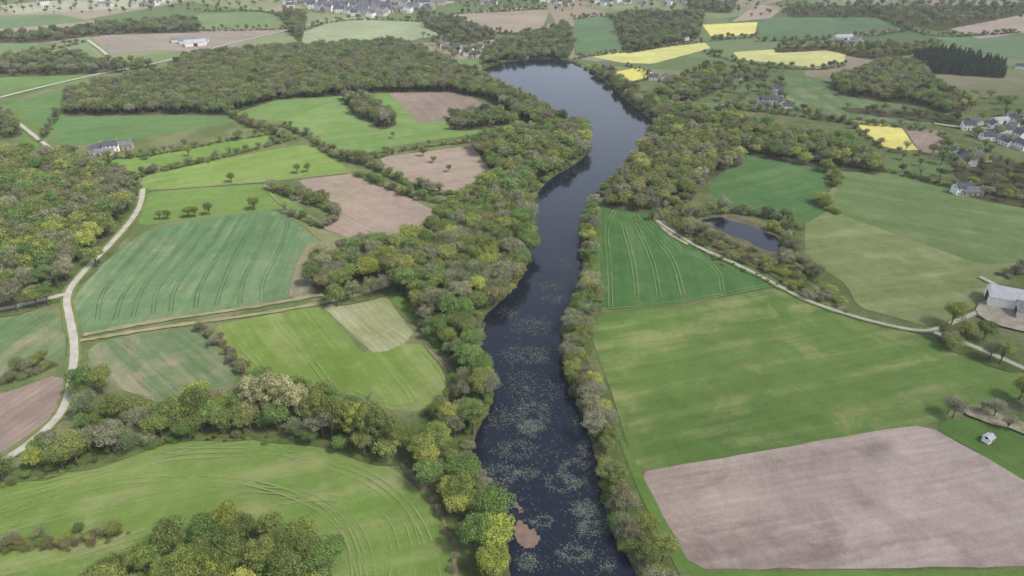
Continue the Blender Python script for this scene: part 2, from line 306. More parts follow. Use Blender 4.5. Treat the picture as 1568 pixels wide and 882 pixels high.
sparse=[([(660,-10),(1568,-10),(1568,30),(1200,30),(900,14),(660,4)],26,FARW),
 ([(1090,100),(1200,110),(1200,180),(1080,150)],12,FARW+GRN),
 ([(1440,150),(1568,150),(1568,260),(1460,215)],15,FARW+GRN),
 ([(640,55),(770,70),(770,100),(690,90)],11,FARW+DRK),
 ([(0,-10),(430,-10),(430,10),(300,18),(0,25)],24,FARW+GRN),
 ([(440,-6),(660,-6),(650,28),(560,20),(460,12)],34,FARW+GRN),
 ([(1360,230),(1470,240),(1480,290),(1380,270)],16,FARW+GRN),
 ([(690,0),(880,0),(880,30),(840,14),(700,18)],18,FARW+DRK)]
# ---------------- roads ----------------
def plain_mat(name,a,b,scale=0.6,k=0.4,rough=1.0):
    m,n=newmat(name); pos=POS(n); f=NOISE(n,pos,scale,6,0.7); c=MIX(n,RAMP(n,f,0.35,0.65),a,b)
    f2=NOISE(n,pos,scale*8,3,0.7); v=M(n,'ADD',1-k/2,M(n,'MULTIPLY',f2,k)); cx=N(n,'ShaderNodeCombineXYZ')
    for i in range(3): n.links.new(v,cx.inputs[i])
    OUT(n,MIX(n,1.0,c,cx.outputs[0],'MULTIPLY')); return m
road_m=plain_mat("lane_tarmac",S(174,170,162),S(156,152,144),0.3,0.3)
track_m=plain_mat("dirt_track",S(150,138,114),S(118,124,82),0.12,0.4)
verge_m=plain_mat("verge_grass",S(112,122,72),S(96,112,58),0.3,0.5)
roads=[[(-60,750),(0,710),(45,682),(90,642),(104,615),(112,575),(116,530),(108,490),(100,452),(130,415),(170,375),(205,335),(217,312),(219,290)],
 [(100,452),(60,462),(0,476),(-60,482)],
 [(-60,166),(0,150),(80,130),(160,112),(230,100),(300,82),(360,65),(450,45),(500,30)],
 [(30,190),(55,210),(80,230),(102,241)],
 [(1000,335),(1060,376),(1120,402),(1180,432),(1230,460),(1300,484),(1370,502),(1415,509),(1440,503)],
 [(1440,503),(1490,482),(1540,460),(1600,440)],
 [(1430,510),(1500,535),(1600,580)],
 [(1500,425),(1530,440),(1540,462)],
 [(135,62),(160,80),(170,92)],
 [(1100,130),(1110,112),(1125,100)],[(1380,45),(1300,62),(1240,66)],[(1430,190),(1500,200),(1600,190)]]
rw=[2.4,2.2,3.2,2.2,1.5,1.8,2.0,2.2,3,2.4,3,3.2]
tracks=[[(118,524),(200,510),(300,495),(400,482),(500,464),(560,450),(605,432)],
 [(128,514),(230,494),(330,480),(430,464),(495,452)],
 [(405,284),(430,318),(495,342)],[(225,293),(320,286),(405,280),(545,264)]]
tw=[2.0,2.0,0.8,0.7]
ROADW=[[P(*p) for p in r] for r in roads+tracks[:1]]
lake_px=[(790,960),(780,882),(778,820),(760,765),(722,690),(724,675),(752,625),(757,600),(742,560),(735,520),(738,488),(775,455),(800,430),(818,372),(814,305),(845,272),(888,250),(905,225),(902,205),(880,188),(850,172),(815,150),(765,130),(733,110),(750,103),(780,94),(830,91),(870,93),(898,107),(930,128),(955,152),(988,178),(1005,193),(980,228),(947,268),(903,302),(886,345),(894,390),(886,430),(862,500),(858,560),(880,615),(905,670),(920,740),(932,810),(970,870),(1000,960)]
lake=chaikin([P(*p) for p in lake_px],2)
pondx=[P(*p) for p in [(1068,334),(1100,330),(1140,336),(1195,362),(1206,385),(1192,398),(1160,392),(1120,372),(1075,354)]]
KW={'w':([0,1,2,3,4,5],[.22,.22,.2,.16,.12,.08]),'n':([0,1,2,3],[.3,.3,.2,.2]),'c':([7],[1]),'b':([8,9,4],[.47,.43,.10])}
BUCK={}; INDIV=[]
def place(name,X,Y,smin,smax,pal,kw,indiv=0,chk=True):
    if len(X)==0: return
    if chk:
        keep=~inside(lake,X,Y)
        keep&=seg_dist(lake+[lake[0]],X,Y)>.5
        keep&=~inside(pondx,X,Y)
        for r in ROADW: keep&=seg_dist(r,X,Y)>3.2
        X=X[keep];Y=Y[keep]
    ids,wt=KW[kw]; base=np.mean(np.array(pal),axis=0); haze_col=np.array(S(124,130,112))
    for x,y in zip(X,Y):
        k=int(rng.choice(ids,p=wt)); c=np.array(pal[rng.integers(len(pal))])
        c=c*0.78+base*0.22
        c=c*rng.uniform(.85,1.25)
        s=rng.uniform(smin,smax)
        if k in(4,5): c=c*0.5+np.array(GRY[0])*0.5
        f=min(.25,max(0,(y-250)/2200)); c=c*(1-f)+haze_col*f  # distance haze painted into the crown colour, paler grey-green farther off
        if not indiv and math.hypot(x,y)>290: k+=10
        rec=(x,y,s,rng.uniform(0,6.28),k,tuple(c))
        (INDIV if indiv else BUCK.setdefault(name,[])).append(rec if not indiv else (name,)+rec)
def scatter(name,world,spacing,smin,smax,pal,kw,ind=0,inset=0):
    w_=np.array(world); x0,y0=w_.min(0); x1,y1=w_.max(0)
    gx,gy=np.meshgrid(np.arange(x0,x1,spacing),np.arange(y0,y1,spacing*0.87)); gx=gx+((np.arange(gx.shape[0])%2)*spacing/2)[:,None]
    X=(gx+rng.uniform(-.4,.4,gx.shape)*spacing).ravel(); Y=(gy+rng.uniform(-.4,.4,gy.shape)*spacing).ravel()
    k=inside(world,X,Y)
    if inset: k&=seg_dist(list(world)+[world[0]],X,Y)>inset*rng.uniform(.3,1.3,len(X))
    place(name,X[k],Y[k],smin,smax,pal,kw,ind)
for nm,px,spc,a,b,pal,kw,ind in woods:
    wp=[P(u,v,7.0*(a+b)/2) for u,v in px]
    far=np.mean([p[1] for p in px])<330
    sheet_world("woodland_floor",wp,scrub_m if nm=="scrub" else floor_m if far else floor_g,jit=1.0)
    scatter(nm,wp,spc,a,b,pal,kw,ind,inset=1.2 if far else .6 if not ind else 0)
for px,spc,pal in sparse:
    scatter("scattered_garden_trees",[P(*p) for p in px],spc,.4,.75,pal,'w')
# bushes overhanging the banks of the lake
X=[];Y=[]; L_=np.array(lake+[lake[0]])
for p,q in zip(L_[:-1],L_[1:]):
    dd=np.linalg.norm(q-p); k=int(dd/2.6+rng.random())
    for j in range(k):
        t=rng.random(); nn=np.array([q[1]-p[1],-(q[0]-p[0])])/max(dd,1e-6); s_=rng.uniform(.9,3.0)
        for sg in(1,-1):
            c=p+(q-p)*t+nn*sg*s_
            if not inside(lake,np.array([c[0]]),np.array([c[1]]))[0] and not (c[1]>P(0,112)[1] and rng.random()<.5): X.append(c[0]);Y.append(c[1])
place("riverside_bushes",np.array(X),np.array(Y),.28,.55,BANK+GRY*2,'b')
# hedges
hedges=[([(-30,585),(30,572),(80,552)],3.2,.4,.6,WOOD),
 ([(110,247),(170,238),(220,237),(330,214),(425,200)],4.2,.35,.6,WOOD+GRY),
 ([(205,268),(250,256),(330,240),(400,222),(450,208)],4.0,.35,.6,WOOD),
 ([(340,165),(380,188),(440,208)],5,.5,.75,FARW),([(430,188),(480,208),(500,232),(560,248)],4.5,.35,.65,WOOD),
 ([(408,285),(430,292),(450,300),(480,308),(520,325),(500,342)],3.6,.4,.6,GRY+OLV),
 ([(520,325),(500,305),(455,290)],3.6,.35,.6,GRY+OLV),([(430,318),(465,332),(495,344)],3.4,.3,.5,GRY+OLV),
 ([(545,262),(600,285),(640,300),(690,308)],3.6,.4,.6,WOOD),([(560,248),(590,262),(650,290),(700,294)],3.6,.4,.6,WOOD),
 ([(585,235),(640,221),(730,213)],4,.3,.5,WOOD),([(560,246),(600,224)],4,.35,.5,WOOD),
 ([(310,500),(335,520),(352,540),(382,574)],3,.3,.5,BRN+GRY+OLV),
 ([(-40,832),(40,828),(60,830)],3.5,.35,.55,BRN+OLV),([(60,828),(130,818),(200,805)],3,.22,.4,BRN+OLV),
 ([(1260,258),(1282,268),(1280,280)],4,.5,.7,OLV+YEL),([(1250,300),(1268,318),(1285,322)],3.5,.5,.75,OLV+YEL),
 ([(1340,255),(1400,268),(1460,284),(1600,305)],4.5,.35,.65,FARW),
 ([(1150,228),(1250,240),(1350,258)],4.5,.4,.7,FARW),
 ([(1535,418),(1600,400)],3.2,.4,.6,FARW),
 ([(-60,160),(0,148)],6,.4,.7,FARW),([(92,165),(60,215)],9,.4,.6,FARW),
 ([(140,54),(230,42),(330,46),(440,42)],7,.4,.7,FARW),([(450,50),(520,26),(665,32)],7,.4,.7,FARW),
 ([(0,84),(60,78),(130,62)],7,.4,.7,FARW),([(880,28),(935,20),(950,45)],6,.4,.7,FARW),([(880,88),(900,84),(1080,62)],6,.35,.6,FARW),
 ([(1080,78),(1130,94),(1240,106),(1295,98)],6,.35,.65,FARW+GRN),([(1160,61),(1290,58),(1388,46)],6,.4,.7,FARW),
 ([(1090,60),(1160,54)],6,.4,.7,FARW),([(1340,22),(1390,44),(1440,56),(1560,48)],6,.4,.7,FARW),
 ([(960,98),(1005,115),(960,127)],7,.3,.5,FARW),([(1195,118),(1200,160),(1290,184)],6,.35,.6,FARW),
 ([(1300,184),(1350,226),(1408,234)],6,.3,.5,FARW),([(1384,194),(1452,200),(1442,236)],6,.3,.5,FARW),
 ([(1100,160),(1190,170),(1290,184),(1420,194)],6,.35,.7,FARW),
 ([(300,16),(420,14),(445,40)],7,.4,.7,FARW),([(690,20),(835,12)],6,.4,.7,FARW),([(830,46),(770,54),(690,24)],7,.4,.7,FARW),
 ([(1000,332),(1012,318),(1060,300)],3.6,.4,.6,GRY+OLV),([(638,468),(655,500),(700,550)],5,.5,.75,BANK),
 ([(690,565),(700,600),(650,640)],4.5,.35,.55,GRY+BANK),([(1060,374),(1120,400),(1180,424),(1300,474)],7,.15,.3,GRY+OLV),
 ([(60,830),(140,822)],3,.2,.35,BRN),([(1070,326),(1100,318),(1180,326),(1230,344)],3.6,.45,.75,OLV+GRN+GRY),([(1206,350),(1218,380),(1205,405)],3.6,.4,.7,OLV+GRN+GRY),
 ([(610,432),(640,432)],4,.5,.7,GRN),([(100,232),(190,258),(215,285)],5,.4,.7,WOOD),
 ([(620,700),(660,750),(690,820),(700,870)],4,.12,.35,BRN+GRY+OLV),([(655,655),(690,700),(700,760)],4,.2,.45,BRN+GRY+OLV),
 ([(0,735),(140,698),(270,664),(400,662),(480,668)],4,.12,.3,GRN+OLV)]
for px,spc,a,b,pal in hedges:
    pts=chaikin([P(u,v,2) for u,v in px],2,False)
    for frac,aa,bb,kd,sd in ((.42,a*.55,b*.8,'b',.7),(1.6,a,b,'w',.9)):
        X=[];Y=[]
        for p,q in zip(pts[:-1],pts[1:]):
            L=math.dist(p,q); k=L/(spc*frac); k=int(k)+(rng.random()<k-int(k))
            for j in range(k):
                t=(j+rng.uniform(0,1))/k
                X.append(p[0]+(q[0]-p[0])*t+rng.normal(0,sd)); Y.append(p[1]+(q[1]-p[1])*t+rng.normal(0,sd))
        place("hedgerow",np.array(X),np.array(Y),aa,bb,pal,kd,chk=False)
singles=[("oak_tree",355,280,.5,0),("oak_tree",456,266,.5,1),("oak_tree",472,264,.5,2),("oak_tree",390,322,.6,0),("oak_tree",246,337,.4,1),("oak_tree",258,336,.45,2),("oak_tree",290,334,.5,0),("oak_tree",300,333,.5,1),("oak_tree",322,330,.55,3),
("oak_tree",602,212,.4,1),("oak_tree",648,240,.5,2),("oak_tree",664,250,.4,0),("oak_tree",688,264,.4,1),("poplar_tree",545,250,.7,4),("poplar_tree",556,252,.75,4),("poplar_tree",563,250,.65,5),("oak_tree",512,235,.5,1),("oak_tree",405,195,.45,1),
("oak_tree",130,160,.5,2),("oak_tree",225,245,.5,0),("oak_tree",290,240,.5,1),("oak_tree",210,300,.4,1),
("oak_tree",1262,262,.6,0),("oak_tree",1455,500,.85,0),("oak_tree",1440,520,.6,1),("oak_tree",1475,520,.7,2),
("bare_tree",1458,640,.7,4),("bare_tree",1450,634,.6,5),("oak_tree",1560,612,.75,1),("oak_tree",1575,625,.8,2),("bare_tree",1520,640,.6,4),("bare_tree",1500,632,.45,5),("bare_tree",1540,660,.5,5),
("oak_tree",70,560,.55,1),("oak_tree",55,566,.5,0),("oak_tree",180,822,.45,0),("blossom_tree",496,868,.6,4),("oak_tree",1200,356,.5,2),
("poplar_tree",392,640,1.05,6),("poplar_tree",410,645,1.15,6),("poplar_tree",428,648,1.25,6),("poplar_tree",446,650,1.2,6),("poplar_tree",464,652,1.05,6),("poplar_tree",482,664,1.0,6),("poplar_tree",496,668,1.1,6),("poplar_tree",510,670,1.15,6),("poplar_tree",524,674,1.1,6),("poplar_tree",538,678,1.15,6),("poplar_tree",552,684,1.1,6),("poplar_tree",568,690,1.1,6),("poplar_tree",584,694,1.1,6),("poplar_tree",600,700,1.0,6),
("oak_tree",285,655,1.0,0),("oak_tree",310,650,1.05,1),("oak_tree",340,648,1.0,2),("oak_tree",655,725,.8,3),("oak_tree",625,690,.7,0)]
for nm,u,v,s,k in singles:
    x,y=P(u,v)
    pal=BLS if nm=="blossom_tree" else GRY if nm=="bare_tree" else (PAL if u<480 and v>600 and k==6 else YEL+OLV if k==6 else YEL if u==655 else OLV)
    c=np.array(pal[rng.integers(len(pal))])*rng.uniform(.9,1.1)
    INDIV.append((nm,x,y,s,rng.uniform(0,6.28),k,tuple(c)))
# ---------------- water ----------------
m,n=newmat("lake_water"); pos=POS(n)
o=N(n,'ShaderNodeOutputMaterial'); b=N(n,'ShaderNodeBsdfDiffuse'); b.inputs[0].default_value=(0.009,0.012,0.022,1)
gl=N(n,'ShaderNodeBsdfGlossy'); gl.inputs[0].default_value=(1,1,1,1); gl.inputs['Roughness'].default_value=0.1
bp=N(n,'ShaderNodeBump'); bp.inputs['Strength'].default_value=0.12; bp.inputs['Distance'].default_value=0.05
n.links.new(M(n,'ADD',NOISE(n,pos,0.9,3,0.6),M(n,'MULTIPLY',NOISE(n,pos,0.04,4,0.6),2.0)),bp.inputs['Height']); n.links.new(bp.outputs[0],gl.inputs['Normal'])
fr=N(n,'ShaderNodeFresnel'); fr.inputs[0].default_value=1.40
mxs=N(n,'ShaderNodeMixShader'); n.links.new(fr.outputs[0],mxs.inputs[0]); n.links.new(b.outputs[0],mxs.inputs[1]); n.links.new(gl.outputs[0],mxs.inputs[2]); n.links.new(mxs.outputs[0],o.inputs[0])
water_m=m
bank_m=plain_mat("bank_mud",S(96,92,68),S(80,88,54),0.3,0.5)
zb=nextz()+0.02
strips("lake_bank",[strip_pts(lake+[lake[0]],2.4,zb,it=0,world=True,wj=.5)],bank_m,zb)
lo=sheet_world("lake_water",lake,water_m,z=zb+0.03,jit=0.35,smooth=0,step=2)
pz=zb+0.03
pond=[(1072,338),(1100,333),(1128,342),(1150,346),(1168,356),(1192,364),(1198,376),(1186,388),(1160,380),(1142,368),(1118,362),(1098,352),(1076,350)]
sheet("quarry_bank",[(1060,332),(1100,326),(1140,336),(1205,360),(1210,400),(1165,395),(1130,376),(1095,362),(1066,354)],plain_mat("quarry_rock",S(116,108,86),S(86,92,62),.2,.6),z=pz-0.004)
sheet("pond_water",pond,water_m,z=pz+.004,smooth=1,jit=.5,step=2)
sheet("quarry_spoil",[(1004,320),(1016,318),(1024,340),(1045,362),(1060,378),(1040,372),(1008,348)],plain_mat("spoil",S(176,164,146),S(134,126,100),.3,.5),z=pz+.004,smooth=2)
mud_m=plain_mat("mud",S(138,118,104),S(122,106,92),.6,.4)
sheet("mud_bank",[(788,796),(806,806),(825,818),(826,836),(806,842),(788,832)],mud_m,z=pz+.02,smooth=2,step=1)
sheet("mud_bank",[(786,770),(798,778),(802,788),(792,784)],mud_m,z=pz+.02,smooth=2,step=1)
m,n=newmat("lily_pad"); pos=POS(n)
OUT(n,MIX(n,RAMP(n,NOISE(n,pos,0.7,3,.6),.35,.65),S(114,120,112),S(84,96,84)))
lily_m=m; cl=[]
for (u,v,rx,ry,nn,ring) in [(818,500,38,16,420,0),(800,545,40,16,380,0),(835,545,25,14,160,0),(800,590,30,22,300,0),(815,640,32,30,700,.1),(812,655,18,12,240,0),(765,640,22,18,160,0),(790,690,34,18,300,.1),(765,730,34,20,420,.1),(808,725,22,10,160,0),(860,740,26,16,260,.6),(880,725,26,22,330,.5),(895,782,22,14,380,0),(905,810,24,12,320,.2),(830,800,20,10,120,.3),(880,850,28,14,260,.3),(810,862,16,14,200,0),(895,690,14,14,120,0),(845,440,22,8,160,0),(850,460,25,8,160,0),(780,480,18,8,120,0),(845,600,22,20,120,0),(840,700,30,18,60,0),(930,868,14,10,80,0),(860,405,18,10,120,0),(870,575,10,14,90,0),(880,655,10,14,90,0)]:
    for _ in range(int(nn*.9)):
        a=rng.uniform(0,6.28); r=math.sqrt(rng.uniform(ring,1))*rng.uniform(.7,1.15); cl.append((u+rx*r*math.cos(a),v+ry*r*math.sin(a)))
for _ in range(1100): cl.append((rng.uniform(735,930),rng.uniform(400,880)))
W=np.array([P(u,v) for u,v in cl]); W=W+rng.normal(0,.3,W.shape)
keep=inside(lake,W[:,0],W[:,1])&(seg_dist(lake,W[:,0],W[:,1])>1); W=W[keep]; V=[];F=[]
for x0,y0 in W:
  for _ in range(rng.integers(1,4)):
    x=x0+rng.normal(0,.35);y=y0+rng.normal(0,.35)
    r=rng.uniform(.06,.18); a0=rng.uniform(0,6.28); o0=len(V); e=rng.uniform(.6,1); zz=pz+.03+rng.uniform(0,.03)
    for j in range(6): V.append((x+r*math.cos(a0+j*1.047),y+r*e*math.sin(a0+j*1.047),zz))
    F.append(tuple(range(o0,o0+6)))
me=bpy.data.meshes.new("lily_pads"); me.from_pydata(V,[],F); me.materials.append(lily_m); link(bpy.data.objects.new("lily_pads",me))
zr=pz+0.05
strips("road_verge",[strip_pts(r,w_+1.8,zr-.01-0.0005*i,wj=.25) for i,(r,w_) in enumerate(zip(roads,rw))],verge_m,zr)
strips("country_lane",[strip_pts(r,w_,zr+0.004*i,wj=.06) for i,(r,w_) in enumerate(zip(roads,rw))],road_m,zr)
strips("dirt_track",[strip_pts(r,w_,zr-.02-0.004*i,wj=.35) for i,(r,w_) in enumerate(zip(tracks,tw))],track_m,zr)
def track_mat(name,c,lo_=.4,hi=.62,mx=.5):
    m,n=newmat(name); pos=POS(n); o=N(n,'ShaderNodeOutputMaterial'); b=N(n,'ShaderNodeBsdfDiffuse'); b.inputs[0].default_value=(*c,1); t=N(n,'ShaderNodeBsdfTransparent'); mx_=N(n,'ShaderNodeMixShader')
    f=M(n,'MULTIPLY',RAMP(n,M(n,'ADD',M(n,'MULTIPLY',NOISE(n,pos,.07,3,.6),.6),M(n,'MULTIPLY',NOISE(n,pos,1.2,4,.7),.4)),lo_,hi),mx)
    n.links.new(f,mx_.inputs[0]); n.links.new(t.outputs[0],mx_.inputs[1]); n.links.new(b.outputs[0],mx_.inputs[2]); n.links.new(mx_.outputs[0],o.inputs[0]); return m
wl_light=track_mat("wheel_track_pale",S(150,158,108),mx=.5); wl_dark=track_mat("wheel_track_dark",S(74,94,64),mx=.6,lo_=.3,hi=.55); wl_soil=track_mat("wheel_track_soil",S(146,138,110),mx=.5); wl_tram=track_mat("tramline",S(146,152,102),.35,.55,.55)
def wheel(name,lines,mat,z,gap=1.8,w_=.4):
    L=[]
    for i,l in enumerate(lines):
        for s in ((-1,1) if gap else (0,)): L.append(strip_pts(l,w_,z+0.004*i,off=s*gap/2,wj=.3))
    strips(name,L,mat,z)
wheel("wheel_tracks",[[(-40,805),(150,740),(300,732),(400,742),(470,768),(530,805),(560,900)],[(-40,825),(150,778),(300,748),(430,752),(490,765),(522,795),(542,840),(548,900)],[(250,692),(400,690),(540,712),(615,760),(655,820),(672,900)],[(0,748),(150,722),(300,683),(420,674)],[(380,668),(450,702),(560,730),(630,790),(645,900)],[(-20,785),(120,742),(240,702),(400,695)],[(430,770),(520,760),(590,790),(610,850),(600,900)],[(-20,765),(140,728),(280,692)],[(0,880),(120,850),(280,800)],[(500,770),(545,800),(566,850),(570,900)],[(360,735),(440,755),(505,785)]],wl_light,zr+.06,w_=.42)
wheel("wheel_tracks",[[(345,506),(385,545),(420,585)],[(425,492),(460,530),(505,590)],[(470,480),(520,540)],[(540,602),(610,632),(665,605),(690,580)],[(645,530),(672,560),(690,590)],[(580,550),(620,590),(640,625)]],wl_light,zr+.12,w_=.35)
wheel("tramlines",[[(935,472),(933,400),(926,350),(948,312),(975,308)],[(958,303),(985,350),(1030,392),(1046,455)],[(998,338),(1040,385),(1100,410),(1106,448)],[(975,462),(972,410),(952,340)],[(1010,460),(1000,400),(968,335)],[(922,478),(1050,464),(1180,438)]],wl_tram,zr+.15,w_=.3,gap=1.5)
wheel("crop_lines",[[(150,492),(155,450),(200,400),(243,352)],[(178,490),(188,450),(232,400),(275,348)],[(205,486),(217,440),(268,390),(305,345)],[(235,482),(240,440),(290,390),(330,340)],[(262,478),(267,440),(312,390),(352,334)],[(300,474),(305,440),(338,390),(375,330)],[(332,470),(340,440),(362,390),(398,328)],[(368,466),(372,430),(395,390),(418,334)],[(402,462),(402,430),(432,380),(442,340)]],wl_dark,zr+.18,gap=1.3,w_=.3)
wheel("wheel_tracks",[[(430,458),(435,420),(470,380),(468,345)],[(455,455),(450,425),(490,385),(498,360)],[(160,532),(210,575),(250,612)],[(185,526),(240,570),(275,606)],[(110,512),(240,488),(400,462),(490,446)],[(1200,130),(1240,142),(1260,160)],[(1222,122),(1270,148),(1330,168)],[(0,555),(60,520),(98,500)],[(50,480),(75,500),(70,540)]],wl_soil,zr+.24,gap=1.6,w_=.45)
# ---------------- tree prototypes ----------------
def leaf_material():
    m,n=newmat("foliage"); o=N(n,'ShaderNodeOutputMaterial')
    a=N(n,'ShaderNodeAttribute',attribute_name="tcol"); a.attribute_type='INSTANCER'
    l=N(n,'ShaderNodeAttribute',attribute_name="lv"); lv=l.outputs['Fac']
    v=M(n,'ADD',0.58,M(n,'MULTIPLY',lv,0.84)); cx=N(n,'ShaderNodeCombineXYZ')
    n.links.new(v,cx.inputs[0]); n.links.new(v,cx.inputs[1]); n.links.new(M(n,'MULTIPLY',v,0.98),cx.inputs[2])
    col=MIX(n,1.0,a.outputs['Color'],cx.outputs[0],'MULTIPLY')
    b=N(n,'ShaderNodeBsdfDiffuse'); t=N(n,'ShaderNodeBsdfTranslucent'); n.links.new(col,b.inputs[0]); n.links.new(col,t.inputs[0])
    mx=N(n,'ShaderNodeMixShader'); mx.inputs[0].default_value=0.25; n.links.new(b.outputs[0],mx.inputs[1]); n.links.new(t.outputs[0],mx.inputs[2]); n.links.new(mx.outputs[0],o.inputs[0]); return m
leaf_m=leaf_material(); bark_m=plain_mat("bark",S(110,98,82),S(84,76,64),1.5,.5)
def tube(p0,p1,r0,r1,V,F,seg=6):
    p0=np.array(p0,float);p1=np.array(p1,float); d_=p1-p0; L=np.linalg.norm(d_); d_/=L; u=np.cross(d_,[0,0,1] if abs(d_[2])<.9 else [1,0,0]); u/=np.linalg.norm(u); v=np.cross(d_,u); o=len(V)
    for p,r in((p0,r0),(p1,r1)):
        for k in range(seg):
            a=2*math.pi*k/seg; V.append(tuple(p+r*(math.cos(a)*u+math.sin(a)*v)))
    for k in range(seg): F.append((o+k,o+(k+1)%seg,o+seg+(k+1)%seg,o+seg+k))
def rdir(n_):
    d_=rng.normal(size=(n_,3)); return d_/np.linalg.norm(d_,axis=1)[:,None]
def make_tree(name,H,R,nl,per,leaf,lr=(.26,.42),zc=.62,rz=.36,twig=False,cone=False,low=0.25):
    V=[];F=[]
    tube((0,0,-.3),(0,0,H*.5),.035*H*.8,.02*H,V,F,8)
    tube((0,0,H*.5),(rng.normal(0,.2),rng.normal(0,.2),H*.85),.02*H,.004*H,V,F)
    C=[];Rr=[]
    for i in range(nl):
        if cone:
            t=(i+rng.random())/nl; z=H*(.1+.88*t); rr=R*(1-t)**.85; a=rng.uniform(0,6.28); q=rng.uniform(.45,.8)
            C.append((rr*q*math.cos(a),rr*q*math.sin(a),z)); Rr.append(max(.5,rr*.45)); continue
        d_=rdir(1)[0]
        if d_[2]<-.35: d_[2]*=-1
        q=rng.uniform(.45,.88) if i>nl*.2 else rng.uniform(0,.4)
        r=R*rng.uniform(*lr)
        C.append((d_[0]*q*R,d_[1]*q*R,H*zc+d_[2]*q*H*rz)); Rr.append(r)
    for i in range(0,nl,2 if not twig else 1):
        c=C[i]; z0=H*rng.uniform(.25,.5); mid=(c[0]*.45+rng.normal(0,.15),c[1]*.45+rng.normal(0,.15),z0+(c[2]-z0)*.55)
        tube((0,0,z0),mid,.011*H,.007*H,V,F,5); tube(mid,c,.007*H,.003*H,V,F,4)
    nb=len(F)
    V=np.array(V); parts=[V]; lvs=[]; off=len(V); L4=[]
    for c,r in zip(C,Rr):
        n_=int(per*(r/(R*.34))**2*rng.uniform(.7,1.2)) if not cone else int(per)
        d_=rdir(n_); k=(d_[:,2]>-.55)|(rng.random(n_)<low); d_=d_[k]; n_=len(d_)
        rad=r*rng.uniform(.7,1.12,n_)*(1+.12*np.sin(d_[:,0]*7+c[0])+.12*np.cos(d_[:,1]*8))
        pos_=np.array(c)+d_*rad[:,None]*np.array([1,1,.82])
        nn=d_+rng.normal(0,.45,(n_,3)); nn/=np.linalg.norm(nn,axis=1)[:,None]
        t=np.cross(nn,rdir(n_)); t/=np.linalg.norm(t,axis=1)[:,None]; b_=np.cross(nn,t)
        s=leaf*rng.uniform(.6,1.3,n_)[:,None]
        if twig:
            dd=d_+rng.normal(0,.35,(n_,3))+np.array([0,0,.3]); t=dd/np.linalg.norm(dd,axis=1)[:,None]; b_=np.cross(t,rdir(n_)); b_/=np.linalg.norm(b_,axis=1)[:,None]
            lx=s*2.2; ly=s*.22
        else: lx=s*.62; ly=s*.45
        q=np.stack([pos_-t*lx,pos_-b_*ly+t*lx*.2,pos_+t*lx,pos_+b_*ly+t*lx*.1],axis=1)
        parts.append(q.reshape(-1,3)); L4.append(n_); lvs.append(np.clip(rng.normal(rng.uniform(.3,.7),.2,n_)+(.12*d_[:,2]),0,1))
    Vt=np.concatenate(parts); nq=sum(L4)
    quads=np.arange(nq*4).reshape(-1,4)+off
    allF=np.concatenate([np.array([list(f) for f in F]),quads])
    me=bpy.data.meshes.new(name); me.vertices.add(len(Vt)); me.vertices.foreach_set("co",Vt.ravel())
    me.loops.add(len(allF)*4); me.loops.foreach_set("vertex_index",allF.ravel().astype(np.int32))
    me.polygons.add(len(allF)); me.polygons.foreach_set("loop_start",np.arange(0,len(allF)*4,4,dtype=np.int32))
    me.materials.append(leaf_m); me.materials.append(bark_m)
    mi=np.zeros(len(allF),np.int32); mi[:nb]=1; me.polygons.foreach_set("material_index",mi)
    me.update(calc_edges=True)
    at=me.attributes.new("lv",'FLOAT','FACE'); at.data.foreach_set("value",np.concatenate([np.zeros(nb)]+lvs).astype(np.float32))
    return me
protos=[]
for tag,q,ls in (("near",1.6,.75),("far",.5,1.2)):
    protos+=[make_tree("tree_crown_0",11,4.6,44,150*q,.40*ls),make_tree("tree_crown_1",12,4.3,50,130*q,.38*ls,lr=(.2,.36)),make_tree("tree_crown_2",10,4.9,46,140*q,.40*ls,rz=.32,lr=(.2,.4)),make_tree("tree_crown_3",11.5,4.0,40,150*q,.38*ls,rz=.38,lr=(.22,.42)),
 make_tree("tree_crown_4",11,4.2,34,75*q,.36*ls,twig=True),make_tree("tree_crown_5",11,4.4,36,80*q,.34*ls,lr=(.22,.36)),
 make_tree("tree_crown_6",15,2.6,40,130*q,.36*ls,zc=.56,rz=.42,lr=(.3,.52)),make_tree("tree_crown_7",14,3.4,60,60*q,.5*ls,cone=True),
 make_tree("tree_crown_8",7,4.4,36,120*q,.40*ls,zc=.42,rz=.42,lr=(.2,.42)),make_tree("tree_crown_9",6,4.8,36,110*q,.40*ls,zc=.42,rz=.4,lr=(.2,.4))]
pc=bpy.data.collections.new("tree_species")
for i,me in enumerate(protos): pc.objects.link(bpy.data.objects.new("species_%02d"%i,me))
